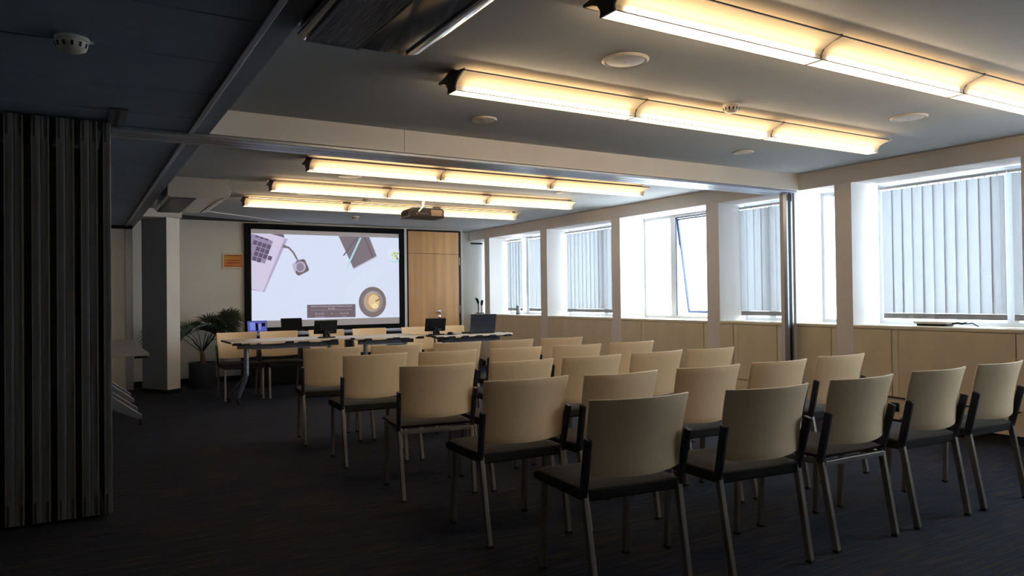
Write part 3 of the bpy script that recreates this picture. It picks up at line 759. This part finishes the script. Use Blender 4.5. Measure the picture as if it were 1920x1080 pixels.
# ------------------------------------------------------------------ presentation tables
def flip_table(x0, x1, y0, y1, rz, label, brackets, top='tabletop', z=.73, endleg=True):
    L = x1 - x0; D = y1 - y0
    t = thing('flip_top_table', label, 'table', (x0, y0, 0), rz, 'wheeled presentation tables')
    bx(0, L, 0, D, z - .022, z).build('tabletop', M[top], t, bevel=.003)
    bx(-.002, .0, .0, D, z - .022, z - .002).build('edge_band', M['black'], t)
    bx(.10, L - .10, .16, .20, z - .09, z - .045).build('cross_beam', M['darkalu'], t, bevel=.003)
    bx(.25, L - .25, .10, .42, z - .10, z - .092).build('cable_tray', M['steelblue'], t)
    for b in brackets: bx(b, b + .09, -.004, .05, z - .040, z - .012).build('edge_clip', M['black'], t)
    for x, o in ((.20, -1), (L - .20, 1)):
        mid = .20
        lg = MB(); lg.tube([(x, mid, z - .025), (x, mid, .42), (x, mid, .33)], [.028, .028, .028], 12)
        ob = lg.build('leg', M['steelblue'], t, smooth=True)
        for dx, dy in ((.075, .07), (.13, .33)):
            ex, ey = x + o * dx, mid + dy
            ft = MB().tube([(x, mid, .37), (x + o * dx * .12, mid + dy * .15, .29), (x + o * dx * .7, mid + dy * .72, .15), (ex, ey, .075)], [.026, .025, .020, .016], 10)
            ft.build('foot', M['steelblue'], ob, smooth=True)
            w = MB().lathe([(.008, -.014), (.026, -.014), (.030, -.008), (.030, .008), (.026, .014), (.008, .014)], n=16)
            wo = w.build('caster', M['rubber'], ob, smooth=True); wo.rotation_euler = (0, PI / 2, 0); wo.location = (ex, ey, .031)
            MB().tube([(ex, ey, .045), (ex, ey, .085)], .010, 8).build('caster_stem', M['chrome'], ob)
        bx(x - .028, x + .028, .12, D - .12, z - .055, z - .023).build('bracket', M['darkalu'], t)
    return t
flip_table(1.50, 2.87, 8.62, 9.26, 0, 'left presentation table, at the end beside the palm, on castors', [.02, .60, 1.12], endleg=True)
flip_table(2.88, 3.80, 8.50, 9.14, 0, 'middle presentation table between the two monitors', [.12, .48, .80])
flip_table(3.82, 4.90, 8.24, 8.88, math.radians(-1), 'right presentation table carrying the big black laptop', [.01, .17, .36, .55, .74, .97])

# ------------------------------------------------------------------ things on the tables
def monitor(x, y, z, rz, label, w=.28, h=.165):
    t = thing('touch_monitor', label, 'monitor', (x, y, z), rz, 'small touch monitors seen from behind')
    MB().prism([(-.09, -.06), (.09, -.06), (.10, .03), (.06, .07), (-.06, .07), (-.10, .03)], 'z', .001, .014).build('base', M['black'], t, bevel=.003)
    m = MB(); m.bar((-.035, 0, .014), (-.02, .02, .085), .022); m.bar((.035, 0, .014), (.02, .02, .085), .022); m.bar((0, .01, .014), (0, .02, .10), .03, .02); m.build('stand', M['black'], t, bevel=.002)
    b = MB(); b.box(-w / 2, w / 2, -.012, .012, -h / 2, h / 2); o = b.build('display', M['black'], t, bevel=.006)
    o.location = (0, .03, .035 + h / 2 + .012); o.rotation_euler = (math.radians(14), 0, 0)
    bx(-w * .3, w * .32, -.022, -.012, -h * .3, h * .3).build('rear_cover', M['skirt'], o, bevel=.004)
    bx(.045, .085, -.0135, -.012, -h * .36, -h * .27).build('sticker', M['hem'], o)
    bx(-w / 2 + .01, w / 2 - .01, .0121, .013, -h / 2 + .01, h / 2 - .01).build('glass', M['screenblack'], o)
    MB().tube([(-.03, -.01, .07), (-.075, -.03, .05), (-.08, -.02, .015), (-.05, .0, .012)], .0025, 6).build('cable', M['black'], t)
    return t
monitor(2.62, 8.78, .73, math.radians(3), 'black touch monitor seen from behind, left one on the tables')
monitor(3.905, 8.42, .73, math.radians(-4), 'black touch monitor seen from behind, right one on the tables', .27)
def laptop(x, y, z, rz, label, w, dpt, h, tilt, screen=None, lid='black'):
    t = thing('laptop', label, 'laptop', (x, y, z), rz)
    bx(-w / 2, w / 2, 0, dpt, .002, .018).build('base', M['black'], t, bevel=.004)
    bx(-w * .42, w * .42, .06 * 1, dpt * .55, .0182, .0195).build('keyboard', M['skirt'], t)
    o = bx(-w / 2, w / 2, -.006, 0, 0, h).build('lid', M[lid], t, bevel=.002); o.location = (0, 0, .018); o.rotation_euler = (math.radians(tilt), 0, 0)
    if screen: bx(-w / 2 + .012, w / 2 - .012, .0002, .0015, .015, h - .012).build('display', screen, o)
    else: bx(-w / 2 + .012, w / 2 - .012, .0002, .0015, .015, h - .012).build('display', M['screenblack'], o)
    return t
M['lidnavy'] = mat('laptop_lid', (.016, .020, .032), .4, noise=.1)
laptop(4.53, 8.36, .73, math.radians(-2), 'big black laptop with raised lid, rear side to the room', .36, .26, .235, 10, lid='lidnavy')
t = thing('computer_mouse', 'black computer mouse beside the big laptop', 'mouse', (4.07, 8.36, .73))
MB().lathe([(.040, .001), (.042, .012), (.032, .028), (.012, .034)], n=20).build('body', M['black'], t, smooth=True)
bpy.data.objects['body'].name = 'mouse_body'
t.scale = (.9, 1.3, 1)
tag(bx(3.99, 4.15, 8.30, 8.44, .7302, .7325).build('mouse_pad', M['skirt']), 'thin dark mouse pad under the mouse', 'mouse pad'); t.location.z = .733
tag(MB().tube([(4.12, 8.39, .740), (4.2, 8.42, .735), (4.28, 8.40, .734), (4.34, 8.43, .74)], .003, 6).build('mouse_cable', M['black']), 'black cable from the mouse to the big laptop', 'cable')
M['pinkpaper'] = mat('pink_paper', (.70, .42, .34), .7, noise=.1)
tag(MB().add([(3.93 + .0, 8.50, .732), (4.00, 8.62, .732), (4.10, 8.56, .7325), (4.04, 8.46, .740), (3.98, 8.46, .7345)], [(0, 1, 2, 3, 4)]).build('paper_slip', M['pinkpaper'], solid=.001), 'crumpled pale pink paper slip between the right monitor and the mouse', 'paper')
tag(MB().tube([(4.74, 8.42, .735), (4.80, 8.40, .742), (4.87, 8.36, .735)], .004, 6).build('power_cable', M['black']), 'short black cable at the right end of the tables', 'cable')
# low cabinet behind the chairs with the two small computers
t = thing('sideboard', 'low black sideboard with a pale front edge below the screen', 'sideboard', (2.02, 10.45, 0))
bx(0, 2.62, 0, .42, 0, .70).build('body', M['skirt'], t, bevel=.004)
bx(-.01, 2.64, -.02, .44, .70, .728).build('top', M['steelblue'], t, bevel=.003)
for k in range(4): bx(.02 + k * .65, .65 + k * .65, -.012, 0, .04, .68).build('door', M['black'], t, bevel=.003)
def dispmat():
    return emis('tablet_display', (.06, .08, .36), .9)
# open laptops here face the room, so their screens are turned to the viewer
def facing_laptop(x, y, z, rz, label, w, h, scr):
    t = thing('laptop', label, 'laptop', (x, y, z), rz)
    bx(-w / 2, w / 2, -.20, 0, .002, .016).build('base', M['alu'], t, bevel=.003)
    bx(-w * .42, w * .42, -.11, -.02, .0162, .0175).build('keyboard', M['skirt'], t)
    o = bx(-w / 2, w / 2, 0, .007, 0, h).build('lid', M['black'], t, bevel=.002); o.location = (0, 0, .016); o.rotation_euler = (math.radians(-14), 0, 0)
    bx(-w / 2 + .006, w / 2 - .006, -.0015, -.0002, .006, h - .006).build('display', scr, o)
    return t, o
t, o = facing_laptop(2.22, 10.72, .728, 0, 'small laptop with a lit blue display, beside the palm', .27, .165, dispmat())
m = MB(); m.box(-.02, .01, -.0025, -.0018, .02, .13); m.box(.06, .11, -.0025, -.0018, .08, .13); m.build('display_window', M['screenblack'], o)
m = MB(); m.box(-.10, -.03, -.0025, -.0018, .03, .14); m.box(.02, .05, -.0025, -.0018, .03, .12); m.build('display_panel', emis('display_pale', (.16, .20, .62), .9), o)
facing_laptop(2.70, 10.72, .728, 0, 'dark laptop with a switched-off display below the screen', .30, .19, M['screenblack'])

# ------------------------------------------------------------------ nested tables at left
def side_table(x1, y0, y1, legs, label):
    t = thing('meeting_table', label, 'table', (x1, y0, 0), 0, 'tables beside the folded partition')
    L = y1 - y0; D = .72
    bx(-D, 0, 0, L, .705, .73).build('tabletop', M['tablegrey'], t, bevel=.003)
    bx(-.12, -.02, .005, .05, .685, .704).build('edge_clip', M['black'], t)
    for ly in legs:
        y = ly - y0
        lg = MB().bar((-.36, y, .28), (-.36, y, .703), .055, .05).build('leg', M['steelblue'], t, bevel=.006)
        for s in (-1, 1):
            MB().prism([(-.36 + s * -.028, .30), (-.36 + s * .028, .34), (-.36 + s * .335, .10), (-.36 + s * .335, .062), (-.36 + s * .300, .062), (-.36 - s * .02, .22)], 'y', y - .022, y + .022).build('foot', M['steelblue'], lg, bevel=.004)
            w = MB().lathe([(.008, -.014), (.026, -.014), (.030, -.008), (.030, .008), (.026, .014), (.008, .014)], n=16)
            wo = w.build('caster', M['rubber'], lg, smooth=True); wo.rotation_euler = (0, PI / 2, 0); wo.location = (-.36 + s * .325, y, .031)
    bx(-.40, -.34, legs[0] - y0, legs[-1] - y0, .60, .66).build('cross_beam', M['darkalu'], t)
side_table(.590, 7.42, 8.90, (7.98, 8.56), 'grey topped wheeled table nearest, beside the folded partition')
side_table(.610, 8.92, 10.2, (9.34, 9.9), 'grey topped wheeled table farther back, beside the movable wall')

# ------------------------------------------------------------------ palm
t = thing('potted_palm', 'dark green fan palm in a dark round pot between the pillar and the screen', 'plant', (1.53, 10.96, 0))
MB().lathe([(.165, .001), (.172, .02), (.180, .33), (.178, .345), (.168, .345), (.164, .30), (.001, .30)], n=36).build('pot', M['pot'], t, smooth=True)
MB().lathe([(.163, .301), (.001, .315)], n=24).build('soil', M['soil'], t)
MB().tube([(0, 0, .30), (.01, 0, .38), (.0, 0, .46), (-.02, 0, .52)], [.042, .036, .030, .018], 10).build('trunk', M['stem'], t, smooth=True)
def fan(base, tip, spread, n, ll, droop, normal):
    """petiole plus a fan of narrow leaflets"""
    b = Vector(base); tp = Vector(tip); mid = (b + tp) / 2 + Vector((0, 0, .05))
    pt = MB().tube([b, mid, tp], [.007, .005, .004], 6).build('petiole', M['leaf'], t)
    m = MB(); dirv = (tp - mid).normalized(); nrm = Vector(normal); nrm = (nrm - dirv * nrm.dot(dirv)).normalized(); side = dirv.cross(nrm).normalized()
    for k in range(n):
        a = math.radians((k / (n - 1) - .5) * spread) + random.uniform(-.04, .04)
        d0 = dirv * math.cos(a) + side * math.sin(a); L = ll * (.80 + .2 * math.cos(a)) * random.uniform(.88, 1.05); w = .014
        sd = d0.cross(nrm).normalized(); pts = []
        for q in range(6):
            u = q / 5; p = tp + d0 * L * u + Vector((0, 0, -1)) * droop * u * u * L * random.uniform(.9, 1.1); ww = w * (1 - u) ** .7 * min(1, .35 + 2.5 * u)
            pts.append((p - sd * ww, p + nrm * ww * .45, p + sd * ww))
        vs = [q for tr in pts for q in tr]; fs = []
        for q in range(5):
            o = q * 3; fs += [(o, o + 1, o + 4, o + 3), (o + 1, o + 2, o + 5, o + 4)]
        m.add(vs, fs)
    m.build('frond', M['leaf'], t, solid=.0012)
    return pt
F = [((0, 0, .48), (.16, -.05, .80), 150, 17, .40, .55, (0, -1, .6)),
     ((0, 0, .48), (.30, -.12, .86), 170, 20, .27, .75, (.2, -.8, .8)),
     ((0, 0, .48), (.28, .06, .92), 150, 18, .28, .45, (.0, -.7, .7)),
     ((0, 0, .48), (.05, -.12, .78), 160, 18, .36, .80, (0, -1, .5)),
     ((0, 0, .48), (-.16, -.02, .76), 140, 16, .30, .35, (0, -1, .5)),
     ((0, 0, .48), (-.24, -.16, .74), 130, 14, .30, .60, (-.4, -.8, .5)),
     ((0, 0, .48), (-.30, .0, .80), 90, 10, .28, .35, (-.2, -1, .5)),
     ((0, 0, .48), (.20, -.24, .70), 150, 16, .34, 1.0, (.2, -1, .7)),
     ((0, 0, .48), (.36, .06, .88), 110, 14, .22, .30, (.4, -.8, .6)),
     ((0, 0, .48), (.10, .14, .88), 130, 15, .32, .4, (0, -.6, .8)),
     ((0, 0, .48), (-.52, .10, .80), 80, 9, .30, .5, (-.2, -1, .4)),
     ((0, 0, .48), (.28, -.30, .82), 140, 16, .30, .8, (.3, -1, .6)),
     ((0, 0, .48), (.14, -.20, .88), 160, 18, .34, .9, (.1, -1, .5)),
     ((0, 0, .48), (.28, -.14, .96), 150, 18, .27, .5, (.2, -.9, .8)),
     ((0, 0, .48), (-.10, -.14, .84), 140, 16, .28, .7, (-.1, -1, .5)),
     ((0, 0, .48), (.38, -.05, .96), 120, 14, .22, .3, (.3, -.9, .6))]
for a in F: fan(*a)

# ------------------------------------------------------------------ small things along the windows
t = thing('microphone_stand', 'left of two black table microphone stands in the far right corner', 'microphone', (6.25, 11.68, .90), 0, 'black table microphones')
def mic(t, h, lean):
    MB().lathe([(.05, .001), (.05, .012), (.02, .018)], n=20).build('base', M['black'], t)
    MB().tube([(0, 0, .015), (0, 0, h)], .009, 8).build('pole', M['black'], t)
    MB().tube([(0, 0, h - .02), (lean * .4, 0, h + .04), (lean, 0, h + .07)], [.020, .024, .018], 10).build('clamp', M['black'], t, smooth=True)
mic(t, .21, -.05)
t = thing('microphone_stand', 'right of two black table microphone stands in the far right corner', 'microphone', (6.37, 11.78, .90), 0, 'black table microphones')
mic(t, .17, .02)
t = thing('desk_speaker', 'small grey cylinder standing on the far window sill', 'speaker', (6.40, 10.55, .90))
MB().lathe([(.034, .001), (.036, .01), (.036, .14), (.030, .148), (.001, .15)], n=24).build('body', M['hem'], t, smooth=True)
MB().lathe([(.037, .012), (.037, .022)], n=24).build('base_ring', M['black'], t)
t = thing('conference_phone', 'flat white device with a black underside lying on the window cabinet', 'device', (6.46, 3.64, .90), math.radians(4))
MB().prism([(-.06, -.12), (.06, -.15), (.07, .12), (-.03, .17), (-.07, .10)], 'z', .018, .036).build('casing', M['cream_plastic'], t, bevel=.006)
MB().prism([(-.05, -.11), (.05, -.13), (.055, .10), (-.03, .14), (-.055, .08)], 'z', .001, .0175).build('underside', M['black'], t)
MB().tube([(0, -.14, .02), (.01, -.18, .028), (.0, -.22, .022), (.02, -.25, .03)], .008, 8).build('cable', M['black'], t, smooth=True)
tag(MB().tube([(6.44, 3.37, .925), (6.45, 3.32, .930), (6.44, 3.27, .905)], .005, 8).build('cable_loop', M['sashblue']), 'short blue-black cable end beside the white device', 'cable')
t = thing('socket_box', 'black square socket low on the wide front cabinet', 'socket', (XS, 3.855, .19))
bx(-.010, -.001, -.038, .038, -.038, .038).build('plate', M['black'], t, bevel=.002)
bx(-.013, -.0101, -.022, .022, -.022, .022).build('insert', M['skirt'], t)
tag(MB().tube([(6.192, 4.2, .272), (6.19, 3.9, .276), (6.19, 3.6, .268), (6.19, 3.2, .272), (6.19, 2.85, .268)], .006, 6).build('wall_cable', M['black']), 'thin black cable running along the cabinet fronts', 'cable')
